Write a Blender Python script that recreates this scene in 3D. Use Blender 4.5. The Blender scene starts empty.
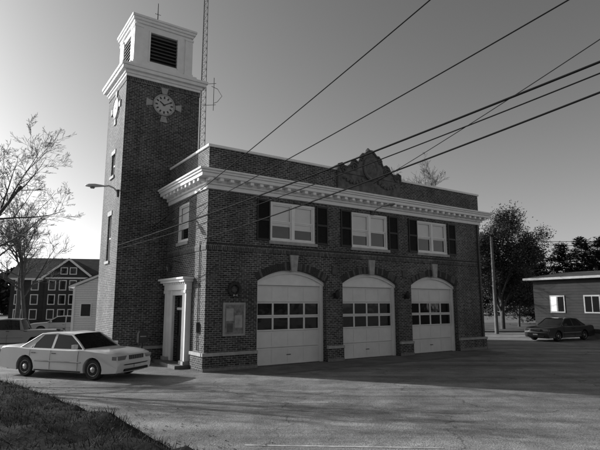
import bpy, math, random
from mathutils import Vector, Matrix
import mathutils.noise as mn
random.seed(7)
sc = bpy.context.scene
sc.view_settings.view_transform = 'Standard'
sc.view_settings.look = 'None'
sc.view_settings.exposure = 0
R = math.radians

# ------------------------------------------------------------ materials
def g(c): return (c, c, c, 1)
def newmat(name):
    m = bpy.data.materials.new(name); m.use_nodes = True
    nt = m.node_tree; b = nt.nodes['Principled BSDF']
    return m, nt, b
def mat(name, c, rough=0.7, var=0.25, scale=3.0, bump=0.0, bscale=30, metal=0.0, spec=0.5):
    m, nt, b = newmat(name)
    b.inputs['Roughness'].default_value = rough
    b.inputs['Metallic'].default_value = metal
    b.inputs['Specular IOR Level'].default_value = spec
    tc = nt.nodes.new('ShaderNodeTexCoord')
    n = nt.nodes.new('ShaderNodeTexNoise'); n.inputs['Scale'].default_value = scale
    n.inputs['Detail'].default_value = 6; n.inputs['Roughness'].default_value = 0.65
    nt.links.new(tc.outputs['Object'], n.inputs['Vector'])
    r = nt.nodes.new('ShaderNodeValToRGB')
    r.color_ramp.elements[0].position = 0.3; r.color_ramp.elements[1].position = 0.7
    r.color_ramp.elements[0].color = g(c*(1-var)); r.color_ramp.elements[1].color = g(min(1, c*(1+var)))
    nt.links.new(n.outputs['Fac'], r.inputs['Fac'])
    nt.links.new(r.outputs['Color'], b.inputs['Base Color'])
    if bump > 0:
        n2 = nt.nodes.new('ShaderNodeTexNoise'); n2.inputs['Scale'].default_value = bscale
        n2.inputs['Detail'].default_value = 4
        nt.links.new(tc.outputs['Object'], n2.inputs['Vector'])
        bp = nt.nodes.new('ShaderNodeBump'); bp.inputs['Strength'].default_value = bump
        bp.inputs['Distance'].default_value = 0.02
        nt.links.new(n2.outputs['Fac'], bp.inputs['Height'])
        nt.links.new(bp.outputs['Normal'], b.inputs['Normal'])
    return m
def brickmat(name, c1, c2, mo, bw=0.215, rh=0.075, ms=0.012, stain=True, fine=.5, off=.5):
    m, nt, b = newmat(name)
    b.inputs['Roughness'].default_value = 0.85
    uv = nt.nodes.new('ShaderNodeUVMap')
    bt = nt.nodes.new('ShaderNodeTexBrick')
    bt.offset = off
    bt.inputs['Scale'].default_value = 1; bt.inputs['Brick Width'].default_value = bw
    bt.inputs['Row Height'].default_value = rh; bt.inputs['Mortar Size'].default_value = ms
    bt.inputs['Mortar Smooth'].default_value = 0.2
    bt.inputs['Bias'].default_value = -0.1
    bt.inputs['Color1'].default_value = g(c1); bt.inputs['Color2'].default_value = g(c2)
    bt.inputs['Mortar'].default_value = g(mo)
    nt.links.new(uv.outputs['UV'], bt.inputs['Vector'])
    def noise(s, d, lo, hi, st=None):
        n = nt.nodes.new('ShaderNodeTexNoise'); n.inputs['Scale'].default_value = s; n.inputs['Detail'].default_value = d
        if st:
            mp = nt.nodes.new('ShaderNodeMapping'); mp.inputs['Scale'].default_value = st
            nt.links.new(uv.outputs['UV'], mp.inputs['Vector']); nt.links.new(mp.outputs[0], n.inputs['Vector'])
        else: nt.links.new(uv.outputs['UV'], n.inputs['Vector'])
        mr = nt.nodes.new('ShaderNodeMapRange'); mr.inputs[1].default_value = .3; mr.inputs[2].default_value = .7
        mr.inputs[3].default_value = lo; mr.inputs[4].default_value = hi
        nt.links.new(n.outputs['Fac'], mr.inputs[0]); return mr.outputs[0]
    def mul(a, c):
        x = nt.nodes.new('ShaderNodeMath'); x.operation = 'MULTIPLY'
        nt.links.new(a, x.inputs[0]); nt.links.new(c, x.inputs[1]); return x.outputs[0]
    v = mul(noise(.6, 5, 1-.7*fine, 1+.7*fine), noise(9, 3, 1-fine, 1+fine))
    if stain: v = mul(v, noise(1.0, 4, .75, 1.25, (1.6, .12, 1)))
    mx = nt.nodes.new('ShaderNodeVectorMath'); mx.operation = 'SCALE'
    nt.links.new(bt.outputs['Color'], mx.inputs[0]); nt.links.new(v, mx.inputs['Scale'])
    nt.links.new(mx.outputs[0], b.inputs['Base Color'])
    bp = nt.nodes.new('ShaderNodeBump'); bp.inputs['Strength'].default_value = .5; bp.inputs['Distance'].default_value = .008
    bp.invert = True
    nt.links.new(bt.outputs['Fac'], bp.inputs['Height']); nt.links.new(bp.outputs['Normal'], b.inputs['Normal'])
    return m
M = {}
M['brick'] = brickmat('brick', .015, .080, .22)
M['brick2'] = brickmat('brick_soldier', .02, .075, .21, bw=.075, rh=.215)
M['vous1'] = mat('voussoir_a', .038, .85, .3, 6)
M['vous2'] = mat('voussoir_b', .10, .85, .3, 6)
M['white'] = mat('white_paint', .86, .5, .07, 2.5)
M['white2'] = mat('door_paint', .76, .45, .09, 1.2)
M['stone'] = mat('limestone', .38, .8, .25, 4, .3)
M['carved'] = mat('carved_stone', .13, .85, .5, 5, .5)
M['granite'] = mat('granite', .2, .8, .3, 8, .4)
M['dark'] = mat('dark_metal', .03, .5, .2, 4)
M['shutter'] = mat('shutter_paint', .011, .55, .2, 4)
M['grey'] = mat('grey_metal', .3, .5, .2, 4, metal=.5)
M['lampgrey'] = mat('lamp_housing', .5, .5, .1, 4)
M['louvre'] = mat('louvre_paint', .09, .6, .2, 4)
M['blind'] = mat('window_blind', .76, .6, .05, 2)
M['roof'] = mat('tar_roof', .06, .9, .3, 1)
M['shingle'] = brickmat('roof_shingle', .025, .05, .02, .4, .18, .01)
M['paper'] = mat('paper', .2, .8, .5, 7)
M['wood'] = mat('pole_wood', .12, .85, .3, 4, .3)
M['clap_d'] = brickmat('clapboard_dark', .05, .06, .016, 40.0, .16, .02, True, .12, 0)
M['clap_o'] = brickmat('clapboard_office', .016, .02, .006, 40.0, .2, .02, True, .12, 0)
M['clap_w'] = brickmat('clapboard_white', .78, .80, .42, 40.0, .16, .012, False, .06, 0)
M['trim_d'] = mat('office_trim', .3, .7, .2, 3)
M['bark'] = mat('bark', .07, .9, .35, 5, .4)
M['bark_far'] = mat('bark_far', .10, .9, .3, 5)
M['wire'] = mat('wire_rubber', .008, .8, .1, 4, spec=.1)
M['rubber'] = mat('tyre_rubber', .015, .8, .2, 9)
M['rim'] = mat('hubcap', .45, .3, .1, 6, metal=.8)
M['plate'] = mat('plate', .6, .5, .1, 9)
M['clock'] = mat('clock_face', .5, .5, .1, 4)
def glassmat(name, c, rough=.05, wob=.15, ior=1.55):
    m, nt, b = newmat(name)
    b.inputs['Base Color'].default_value = g(c); b.inputs['Roughness'].default_value = rough
    b.inputs['IOR'].default_value = ior
    tc = nt.nodes.new('ShaderNodeTexCoord'); n = nt.nodes.new('ShaderNodeTexNoise'); n.inputs['Scale'].default_value = 1.3
    nt.links.new(tc.outputs['Object'], n.inputs['Vector'])
    bp = nt.nodes.new('ShaderNodeBump'); bp.inputs['Strength'].default_value = wob; bp.inputs['Distance'].default_value = .05
    nt.links.new(n.outputs['Fac'], bp.inputs['Height']); nt.links.new(bp.outputs['Normal'], b.inputs['Normal'])
    return m
M['glass'] = glassmat('window_glass', .012)
M['glass2'] = glassmat('garage_glass', .012, .06, .25, 1.5)
M['carglass'] = glassmat('car_glass', .01, .03, .0)
M['lens'] = glassmat('lamp_lens', .2, .1, .1)
def paint(name, c):
    m = mat(name, c, .3, .04, 2); b = m.node_tree.nodes['Principled BSDF']
    b.inputs['Coat Weight'].default_value = .6; b.inputs['Coat Roughness'].default_value = .06
    return m
M['cwhite'] = paint('car_paint_white', .62)
M['cdark'] = paint('car_paint_dark', .03)
M['cgrey'] = paint('car_paint_grey', .25)
def leafmat(name, lo, hi):
    m, nt, b = newmat(name)
    b.inputs['Roughness'].default_value = .8
    b.inputs['Specular IOR Level'].default_value = .2
    tc = nt.nodes.new('ShaderNodeTexCoord'); n = nt.nodes.new('ShaderNodeTexNoise'); n.inputs['Scale'].default_value = .9
    n.inputs['Detail'].default_value = 5
    nt.links.new(tc.outputs['Object'], n.inputs['Vector'])
    r = nt.nodes.new('ShaderNodeValToRGB'); r.color_ramp.elements[0].position = .35; r.color_ramp.elements[1].position = .65
    r.color_ramp.elements[0].color = g(lo); r.color_ramp.elements[1].color = g(hi)
    nt.links.new(n.outputs['Fac'], r.inputs['Fac']); nt.links.new(r.outputs['Color'], b.inputs['Base Color'])
    return m
M['leaf'] = leafmat('foliage', .03, .11)
M['needle'] = leafmat('needles', .02, .055)
M['grass'] = leafmat('dry_grass', .010, .050)
M['lawn'] = leafmat('lawn_grass', .06, .13)
M['dryleaf'] = leafmat('dead_leaf', .03, .10)

def asphalt():
    m, nt, b = newmat('asphalt')
    L = nt.links.new
    tc = nt.nodes.new('ShaderNodeTexCoord')
    def noise(s, d, rough=.6, vec=None):
        n = nt.nodes.new('ShaderNodeTexNoise'); n.inputs['Scale'].default_value = s; n.inputs['Detail'].default_value = d
        n.inputs['Roughness'].default_value = rough
        L(vec or tc.outputs['Object'], n.inputs['Vector']); return n
    def mr(src, a, bb, c, d):
        x = nt.nodes.new('ShaderNodeMapRange')
        for i, v in enumerate((a, bb, c, d)): x.inputs[i+1].default_value = v
        L(src, x.inputs[0]); return x.outputs[0]
    def mul(a, bb):
        x = nt.nodes.new('ShaderNodeMath'); x.operation = 'MULTIPLY'
        L(a, x.inputs[0]); L(bb, x.inputs[1]); return x.outputs[0]
    big = noise(.12, 6); mid = noise(1.1, 8, .7); fine = noise(38, 3, .7)
    mp = nt.nodes.new('ShaderNodeMapping'); mp.inputs['Scale'].default_value = (.07, 1.1, 1); mp.inputs['Rotation'].default_value = (0, 0, .2)
    L(tc.outputs['Object'], mp.inputs['Vector'])
    st = noise(1.0, 6, .65, mp.outputs['Vector'])
    v = mul(mr(big.outputs['Fac'], .3, .7, .7, 1.3), mr(mid.outputs['Fac'], .3, .7, .6, 1.4))
    v = mul(v, mr(fine.outputs['Fac'], .3, .7, .35, 1.65))
    v = mul(v, mr(st.outputs['Fac'], .35, .65, .6, 1.4))
    wob = noise(.8, 4)
    add = nt.nodes.new('ShaderNodeVectorMath'); add.operation = 'ADD'
    sca = nt.nodes.new('ShaderNodeVectorMath'); sca.operation = 'SCALE'; sca.inputs['Scale'].default_value = 1.6
    L(wob.outputs['Color'], sca.inputs[0]); L(tc.outputs['Object'], add.inputs[0]); L(sca.outputs[0], add.inputs[1])
    vo = nt.nodes.new('ShaderNodeTexVoronoi'); vo.feature = 'DISTANCE_TO_EDGE'; vo.inputs['Scale'].default_value = .22
    L(add.outputs[0], vo.inputs['Vector'])
    v = mul(v, mr(vo.outputs['Distance'], .001, .006, .45, 1.0))
    base = nt.nodes.new('ShaderNodeMath'); base.operation = 'MULTIPLY'; base.inputs[1].default_value = .20
    L(v, base.inputs[0])
    L(base.outputs[0], b.inputs['Base Color'])
    b.inputs['Roughness'].default_value = .7
    bp = nt.nodes.new('ShaderNodeBump'); bp.inputs['Strength'].default_value = .8; bp.inputs['Distance'].default_value = .014
    L(fine.outputs['Fac'], bp.inputs['Height'])
    bp2 = nt.nodes.new('ShaderNodeBump'); bp2.inputs['Strength'].default_value = .6; bp2.inputs['Distance'].default_value = .10
    L(mid.outputs['Fac'], bp2.inputs['Height']); L(bp2.outputs['Normal'], bp.inputs['Normal'])
    L(bp.outputs['Normal'], b.inputs['Normal'])
    return m
M['asphalt'] = asphalt()
M['conc'] = mat('concrete', .14, .85, .4, 1.2, .3)
M['ground'] = mat('dry_ground', .12, .95, .4, .3, .5, 3)
M['line'] = mat('road_paint', .42, .7, .6, 5)
M['soil'] = mat('bank_soil', .013, .95, .5, 2, .8, 12, spec=.1)

# ------------------------------------------------------------ mesh builder
class MB:
    def __init__(s): s.v = []; s.f = []; s.m = []; s.mats = []
    def mi(s, k):
        if k not in s.mats: s.mats.append(k)
        return s.mats.index(k)
    def poly(s, pts, k):
        n = len(s.v); s.v += [tuple(p) for p in pts]; s.f.append(list(range(n, n+len(pts)))); s.m.append(s.mi(k))
    def box(s, x0, x1, y0, y1, z0, z1, k):
        if x0 > x1: x0, x1 = x1, x0
        if y0 > y1: y0, y1 = y1, y0
        n = len(s.v)
        s.v += [(x0,y0,z0),(x1,y0,z0),(x1,y1,z0),(x0,y1,z0),(x0,y0,z1),(x1,y0,z1),(x1,y1,z1),(x0,y1,z1)]
        for q in ((0,3,2,1),(4,5,6,7),(0,1,5,4),(1,2,6,5),(2,3,7,6),(3,0,4,7)):
            s.f.append([n+i for i in q]); s.m.append(s.mi(k))
    def prism(s, pts, f, a, b, k):
        n = len(s.v); c = len(pts)
        s.v += [tuple(f(u, v, a)) for u, v in pts] + [tuple(f(u, v, b)) for u, v in pts]
        s.f.append([n+i for i in range(c)]); s.m.append(s.mi(k))
        s.f.append([n+c+i for i in range(c)][::-1]); s.m.append(s.mi(k))
        for i in range(c):
            j = (i+1) % c
            s.f.append([n+i, n+j, n+c+j, n+c+i][::-1]); s.m.append(s.mi(k))
    def cyl(s, p0, p1, r0, r1, n, k, caps=True):
        p0 = Vector(p0); p1 = Vector(p1); d = p1-p0
        if d.length < 1e-6: return
        d.normalize(); a = d.orthogonal().normalized(); b = d.cross(a)
        o = len(s.v)
        for p, r in ((p0, r0), (p1, r1)):
            for i in range(n):
                t = 2*math.pi*i/n; q = p + a*(r*math.cos(t)) + b*(r*math.sin(t)); s.v.append(tuple(q))
        mi = s.mi(k)
        for i in range(n):
            j = (i+1) % n; s.f.append([o+i, o+j, o+n+j, o+n+i]); s.m.append(mi)
        if caps:
            s.f.append([o+i for i in range(n)][::-1]); s.m.append(mi)
            s.f.append([o+n+i for i in range(n)]); s.m.append(mi)
    def tube(s, pts, r, n, k):
        rs = r if isinstance(r, (list, tuple)) else [r]*len(pts)
        mi = s.mi(k); o = len(s.v); ref = None
        for i, p in enumerate(pts):
            p = Vector(p)
            d = (Vector(pts[min(i+1, len(pts)-1)]) - Vector(pts[max(i-1, 0)])).normalized()
            if ref is None: ref = d.orthogonal().normalized()
            a = (ref - d*ref.dot(d)).normalized(); ref = a; b = d.cross(a)
            for j in range(n):
                t = 2*math.pi*j/n; s.v.append(tuple(p + a*(rs[i]*math.cos(t)) + b*(rs[i]*math.sin(t))))
        for i in range(len(pts)-1):
            for j in range(n):
                k2 = (j+1) % n
                s.f.append([o+i*n+j, o+i*n+k2, o+(i+1)*n+k2, o+(i+1)*n+j]); s.m.append(mi)
        s.f.append([o+j for j in range(n)][::-1]); s.m.append(mi)
        s.f.append([o+(len(pts)-1)*n+j for j in range(n)]); s.m.append(mi)
    def lathe(s, prof, n, f, k):
        mi = s.mi(k); o = len(s.v)
        for r, t in prof:
            for j in range(n):
                a = 2*math.pi*j/n; s.v.append(tuple(f(r*math.cos(a), r*math.sin(a), t)))
        for i in range(len(prof)-1):
            for j in range(n):
                j2 = (j+1) % n
                s.f.append([o+i*n+j, o+i*n+j2, o+(i+1)*n+j2, o+(i+1)*n+j]); s.m.append(mi)
        s.f.append([o+j for j in range(n)]); s.m.append(mi)
        s.f.append([o+(len(prof)-1)*n+j for j in range(n)][::-1]); s.m.append(mi)
    def build(s, name, parent=None, smooth=None, bevel=0, loc=None, rot=None):
        me = bpy.data.meshes.new(name); me.from_pydata(s.v, [], s.f)
        for k in s.mats: me.materials.append(M[k])
        me.polygons.foreach_set('material_index', s.m)
        me.update()
        uvl = me.uv_layers.new(name='UVMap')
        if len(s.f) < 20000:
            for p in me.polygons:
                nx, ny, nz = abs(p.normal.x), abs(p.normal.y), abs(p.normal.z)
                for li in p.loop_indices:
                    c = me.vertices[me.loops[li].vertex_index].co
                    if nx >= ny and nx > nz*.7: uv = (c.y, c.z)
                    elif ny > nz*.7: uv = (c.x, c.z)
                    else: uv = (c.x, c.y)
                    uvl.data[li].uv = uv
        o = bpy.data.objects.new(name, me); sc.collection.objects.link(o)
        if smooth is not None:
            me.shade_smooth()
            me.set_sharp_from_angle(angle=R(smooth))
        if bevel:
            md = o.modifiers.new('b', 'BEVEL'); md.width = bevel; md.segments = 1; md.limit_method = 'ANGLE'; md.angle_limit = R(50)
        if parent: o.parent = parent
        if loc: o.location = loc
        if rot is not None: o.rotation_euler = (0, 0, rot)
        return o
def empty(name, loc, rz=0):
    e = bpy.data.objects.new(name, None); e.empty_display_size = .5
    sc.collection.objects.link(e); e.location = loc; e.rotation_euler = (0, 0, rz); return e

# ------------------------------------------------------------ fire station
YAW = math.atan2(.5595, .8288)
CX, CY = -3.416, 18.11
D1 = Vector((.8288, .5595, 0)); D2 = Vector((-.5595, .8288, 0))
def W(s, w, z): return Vector((CX, CY, 0)) + D1*s + D2*w + Vector((0, 0, z))
FS = empty('fire_station', (CX, CY, 0), YAW)
L_, DEP, PZ = 16.0, 13.0, 8.25
bays = [3.8, 8.0, 12.2]; HB = 1.66; SPR, CRN = 3.25, 3.72
RR = (HB*HB + (CRN-SPR)**2) / (2*(CRN-SPR))
def arch(x): return CRN - RR + math.sqrt(RR*RR - x*x)
WZ0, WZ1, WH = 4.85, 6.45, 1.1

def wallgrid(mb, P, u0, u1, z0, z1, ops, k, dep=.22):
    us = sorted({u0, u1} | {a for o in ops for a in o[:2]}); zs = sorted({z0, z1} | {a for o in ops for a in o[2:4]})
    for i in range(len(us)-1):
        for j in range(len(zs)-1):
            cu = (us[i]+us[i+1])/2; cz = (zs[j]+zs[j+1])/2
            if any(o[0] < cu < o[1] and o[2] < cz < o[3] for o in ops): continue
            mb.poly([P(us[i], 0, zs[j]), P(us[i+1], 0, zs[j]), P(us[i+1], 0, zs[j+1]), P(us[i], 0, zs[j+1])], k)
    for o in ops:
        a, b, c, d = o[:4]
        mb.poly([P(a,0,c),P(a,dep,c),P(a,dep,d),P(a,0,d)], k); mb.poly([P(b,0,c),P(b,dep,c),P(b,dep,d),P(b,0,d)], k)
        mb.poly([P(a,0,c),P(b,0,c),P(b,dep,c),P(a,dep,c)], k)
        if len(o) == 4: mb.poly([P(a,0,d),P(b,0,d),P(b,dep,d),P(a,dep,d)], k)
PF = lambda u, d, z: (u, d, z)
PS = lambda u, d, z: (d, u, z)
def fb(mb, P, u0, u1, d0, d1, z0, z1, k):
    a = P(u0, d0, z0); b = P(u1, d1, z1)
    mb.box(a[0], b[0], a[1], b[1], min(a[2], b[2]), max(a[2], b[2]), k)

walls = MB()
ops = [(c-HB, c+HB, 0, CRN+.02, 1) for c in bays] + [(c-WH, c+WH, WZ0, WZ1) for c in bays]
wallgrid(walls, PF, 0, L_, 0, PZ, ops, 'brick', .45)
N = 24
for c in bays:
    for i in range(N):
        x0 = -HB + 2*HB*i/N; x1 = -HB + 2*HB*(i+1)/N
        z0, z1 = arch(x0), arch(x1)
        walls.poly([(c+x0,0,z0),(c+x1,0,z1),(c+x1,0,CRN+.02),(c+x0,0,CRN+.02)], 'brick')
        walls.poly([(c+x0,0,z0),(c+x1,0,z1),(c+x1,.45,z1),(c+x0,.45,z0)], 'brick2')
SDOOR = (1.95, 3.05)
wallgrid(walls, PS, 0, DEP, 0, PZ, [(1.85, 3.05, WZ0, WZ1), (SDOOR[0], SDOOR[1], 0, 2.75)], 'brick', .25)
walls.poly([(L_,0,0),(L_,DEP,0),(L_,DEP,PZ),(L_,0,PZ)], 'brick')
walls.poly([(0,DEP,0),(L_,DEP,0),(L_,DEP,PZ),(0,DEP,PZ)], 'brick')
walls.box(.3, L_-.3, .3, DEP-.3, 7.3, 7.4, 'roof')
for q in (((.3,.3),(L_-.3,.3)), ((.3,.3),(.3,DEP-.3)), ((L_-.3,.3),(L_-.3,DEP-.3)), ((.3,DEP-.3),(L_-.3,DEP-.3))):
    (a, b), (c, d) = q
    walls.poly([(a,b,7.4),(c,d,7.4),(c,d,PZ),(a,b,PZ)], 'brick')
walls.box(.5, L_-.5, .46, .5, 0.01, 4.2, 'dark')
walls.build('brick_walls', FS)

tr = MB()
def coping(x0, x1, y0, y1): tr.box(x0, x1, y0, y1, PZ+.002, PZ+.1, 'white')
coping(-.06, L_+.06, -.06, .36); coping(-.06, .36, .362, DEP+.06); coping(L_-.36, L_+.06, .362, DEP+.06)
prof = [(.06, 6.62, 6.78), (.14, 6.782, 6.86), (.44, 6.985, 7.12), (.50, 7.122, 7.2), (.56, 7.202, 7.28), (.3, 7.282, 7.33)]
for o, z0, z1 in prof:
    tr.box(-o, L_+o, -o, -.002, z0, z1, 'white')
    tr.box(-o, -.002, 0, 4.2, z0, z1, 'white')
    tr.box(L_+.002, L_+o, 0, DEP, z0, z1, 'white')
tr.box(-.14, L_+.14, -.14, -.002, 6.862, 6.983, 'white')
tr.box(-.14, -.002, 0, 4.2, 6.862, 6.983, 'white')
n = 38
for i in range(n+1):
    x = -.05 + (L_+.1)*i/n
    tr.box(x-.08, x+.08, -.40, -.142, 6.863, 6.982, 'white')
for i in range(10):
    y = .05 + 4.0*i/9.5
    tr.box(-.40, -.142, y-.08, y+.08, 6.863, 6.982, 'white')
tr.build('cornice', FS, bevel=.012)

st = MB()
segs = [(-.07, bays[0]-HB), (bays[0]+HB, bays[1]-HB), (bays[1]+HB, bays[2]-HB), (bays[2]+HB, L_+.07)]
for a, b in segs:
    st.box(a, b, -.07, -.002, 0, .52, 'brick'); st.box(a-(.03 if a<0 else -.001), b-.001, -.12, -.002, .522, .64, 'stone')
    st.box(a, b, -.10, -.072, 0, .12, 'granite')
for a, b in ((-.07, 1.1), (3.9, 4.2)):
    st.box(-.07, -.002, max(a, 0), b, 0, .52, 'brick'); st.box(-.12, -.002, max(a, 0), b, .522, .64, 'stone')
for c in bays:
    st.prism([(c-.13, CRN-.06), (c+.13, CRN-.06), (c+.2, 4.32), (c-.2, 4.32)], lambda u, v, t: (u, t, v), -.09, .05, 'stone')
    nv = 34; R0 = RR+.004; R1 = RR+.30; zc = CRN-RR; A = math.asin(HB/RR)
    for i in range(nv):
        t0 = -A + 2*A*i/nv + .0015; t1 = -A + 2*A*(i+1)/nv - .0015
        if abs((t0+t1)/2) < .045: continue
        pts = [(c+R0*math.sin(t0), zc+R0*math.cos(t0)), (c+R0*math.sin(t1), zc+R0*math.cos(t1)),
               (c+R1*math.sin(t1), zc+R1*math.cos(t1)), (c+R1*math.sin(t0), zc+R1*math.cos(t0))]
        st.prism(pts, lambda u, v, t: (u, t, v), -.012, -.001, 'vous1' if random.random() < .55 else 'vous2')
    st.box(c-WH-.08, c+WH+.08, -.07, .05, WZ0-.13, WZ0-.001, 'stone')
zb = 4.34
st.box(-.02, L_+.02, -.02, -.002, zb, zb+.215, 'brick2')
st.box(-.02, -.002, 0, 4.2, zb, zb+.215, 'brick2')
st.box(-.025, L_+.025, -.025, -.0025, zb+.217, zb+.27, 'vous1')
st.box(-.05, .07, 1.8, 3.1, WZ0-.13, WZ0-.001, 'stone')
for x in (5.9, 10.1):
    st.box(x-.14, x+.14, -.05, -.002, 3.6, 3.92, 'vous2')
st.build('stone_trim', FS, bevel=.008)

wn = MB()
def window(P, u0, u1, z0, z1, units, drop):
    f = .09
    fb(wn, P, u0, u1, .03, .14, z1-f, z1-.002, 'white'); fb(wn, P, u0, u1, .02, .14, z0+.002, z0+f, 'white')
    fb(wn, P, u0+.002, u0+f, .032, .138, z0+f+.001, z1-f-.001, 'white'); fb(wn, P, u1-f, u1-.002, .032, .138, z0+f+.001, z1-f-.001, 'white')
    wd = (u1-u0-2*f)/units
    for i in range(units):
        a = u0+f+wd*i; b = a+wd
        if i: fb(wn, P, a-.07, a+.07, .03, .137, z0+f+.001, z1-f-.001, 'white')
        a += .07 if i else .0; b -= .07 if i < units-1 else 0
        zm = (z0+z1)/2
        s = .05
        for (p, q, dd) in ((zm, z1-f, .07), (z0+f, zm, .10)):
            fb(wn, P, a, a+s, dd, dd+.03, p+.001, q-.001, 'white'); fb(wn, P, b-s, b, dd, dd+.03, p+.001, q-.001, 'white')
            fb(wn, P, a+s, b-s, dd, dd+.03, p+.001, p+s, 'white'); fb(wn, P, a+s, b-s, dd, dd+.03, q-s, q-.001, 'white')
        dz = z1-f-(z1-z0)*drop[i]
        fb(wn, P, a+.01, b-.01, .135, .15, dz, z1-f, 'blind')
        fb(wn, P, a+.01, b-.01, .132, .134, z0+f, dz-.002, 'glass')
drops = [(.55, .62), (.6, .42), (.5, .5)]
for c, dr in zip(bays, drops):
    window(PF, c-WH, c+WH, WZ0, WZ1, 2, dr)
window(PS, 1.85, 3.05, WZ0, WZ1, 1, (.6,))
wn.build('upper_windows', FS, bevel=.005)
sh = MB()
for c in bays:
    for a, b in ((c-WH-.64, c-WH-.04), (c+WH+.04, c+WH+.64)):
        z0, z1 = WZ0-.02, WZ1+.04
        sh.box(a, a+.06, -.06, -.01, z0, z1, 'shutter'); sh.box(b-.06, b, -.06, -.01, z0, z1, 'shutter')
        for z in (z0, (z0+z1)/2-.04, z1-.08): sh.box(a+.061, b-.061, -.058, -.012, z, z+.08, 'shutter')
        z = z0+.1
        while z < z1-.1:
            sh.poly([(a+.06,-.05,z),(b-.06,-.05,z),(b-.06,-.02,z+.05),(a+.06,-.02,z+.05)], 'shutter'); z += .055
        sh.box(a+.05, b-.05, -.015, -.008, z0, z1, 'shutter')
sh.build('shutters', FS)

gd = MB()
for c in bays:
    a, b = c-HB, c+HB
    y0 = .24
    gd.box(a+.002, a+.15, y0, .43, 0.0, SPR-.06, 'white'); gd.box(b-.15, b-.002, y0, .43, 0.0, SPR-.06, 'white')
    pts = [(a+.002, SPR-.058), (b-.002, SPR-.058)] + [(c+HB*x*.998, arch(HB*x*.998)-.004) for x in [1-2*i/24 for i in range(25)]]
    gd.prism(pts, lambda u, v, t: (u, t, v), y0+.03, .43, 'white')
    for i in range(24):
        x0 = -HB*.998+2*HB*.998*i/24; x1 = -HB*.998+2*HB*.998*(i+1)/24
        P4 = [(c+x0, arch(x0)-.15), (c+x1, arch(x1)-.15), (c+x1, arch(x1)-.006), (c+x0, arch(x0)-.006)]
        gd.prism(P4, lambda u, v, t: (u, t, v), y0-.06, y0+.028, 'white')
    gd.box(a+.152, b-.152, y0+.01, y0+.029, SPR-.15, SPR-.03, 'white')
    da, db = a+.15, b-.15; wdt = db-da; dt = SPR-.15
    zs = [0, .66, 1.3, 1.87, 2.44, dt]
    for r in range(5):
        z0, z1 = zs[r], zs[r+1]
        yy = .34
        if r in (2, 3):
            gd.box(da, db, yy, yy+.05, z0+.004, z0+.06, 'white2'); gd.box(da, db, yy, yy+.05, z1-.06, z1-.004, 'white2')
            for i in range(5):
                x = da + wdt*i/4
                gd.box(max(da, x-.04), min(db, x+.04), yy+.001, yy+.049, z0+.061, z1-.061, 'white2')
            gd.box(da+.02, db-.02, yy+.03, yy+.035, z0+.05, z1-.05, 'glass2')
        else:
            gd.box(da, db, yy+.012, yy+.05, z0+.006, z1-.006, 'white2')
            gd.box(da, db, yy+.0, yy+.011, z0+.008, z0+.07, 'white2'); gd.box(da, db, yy+.0, yy+.011, z1-.07, z1-.008, 'white2')
            for i in range(5):
                x = da + wdt*i/4
                gd.box(max(da, x-.045), min(db, x+.045), yy+.001, yy+.011, z0+.071, z1-.071, 'white2')
    gd.box(c-.1, c+.1, .325, .339, .35, .38, 'dark')
    gd.box(da, db, .345, .4, -.01, .03, 'rubber')
gd.build('garage_doors', FS, bevel=.004)

en = MB()
for a, b in ((1.3, 1.68), (3.32, 3.7)):
    en.box(-.22, -.002, a, b, .25, 2.9, 'white'); en.box(-.28, -.002, a-.05, b+.05, 0, .248, 'stone')
    en.box(-.26, -.002, a-.03, b+.03, 2.78, 2.898, 'white')
en.box(-.12, -.002, 1.682, 1.95, 0, 2.9, 'white'); en.box(-.12, -.002, 3.05, 3.318, 0, 2.9, 'white')
en.box(-.118, -.003, 1.951, 3.049, 2.7, 2.9, 'white')
en.box(-.24, -.002, 1.26, 3.74, 2.902, 3.2, 'white'); en.box(-.38, -.002, 1.14, 3.86, 3.202, 3.3, 'white'); en.box(-.46, -.002, 1.06, 3.94, 3.302, 3.38, 'white')
for i in range(13):
    y = 1.3+i*.2; en.box(-.3, -.242, y-.04, y+.04, 3.12, 3.2, 'white')
en.box(.12, .17, 1.96, 3.04, 0.05, 2.68, 'dark')
en.box(.10, .119, 2.05, 2.95, 1.1, 2.1, 'glass'); en.box(.10, .119, 2.0, 3.0, 2.25, 2.62, 'glass')
en.box(.08, .11, 1.97, 3.03, 2.12, 2.22, 'white')
en.box(-.6, -.0, 1.2, 3.8, -.01, .12, 'conc')
en.build('side_entrance', FS, bevel=.008)

nb = MB()
nb.box(.68, 1.6, -.09, -.002, 1.2, 2.42, 'grey'); nb.box(.76, 1.52, -.094, -.0901, 1.28, 2.34, 'paper')
nb.box(.8, 1.1, -.097, -.0945, 1.75, 2.2, 'stone'); nb.box(1.16, 1.46, -.097, -.0945, 1.5, 1.95, 'stone'); nb.box(.84, 1.08, -.097, -.0945, 1.34, 1.66, 'vous2')
nb.build('notice_board', FS, bevel=.01)
wr = MB()
pts = []
for i in range(25):
    t = 2*math.pi*i/24; pts.append((1.14+.22*math.cos(t), -.07, 2.9+.22*math.sin(t)))
wr.tube(pts, .06, 8, 'needle')
wr.lathe([(.13, .0), (.12, .03), (.03, .05)], 16, lambda x, y, t: (1.14+x, -.01-t, 2.9+y), 'vous2')
for i in range(500):
    t = random.random()*6.283; rr = .22+random.gauss(0, .05)
    p = Vector((1.14+rr*math.cos(t), -.07+random.gauss(0, .04), 2.9+rr*math.sin(t)))
    q = Vector((random.gauss(0,1), random.gauss(0,1), random.gauss(0,1)))*.025; e = Vector((random.gauss(0,1), random.gauss(0,1), random.gauss(0,1)))*.012
    wr.poly([p, p+q+e, p+q-e], 'needle')
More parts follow.
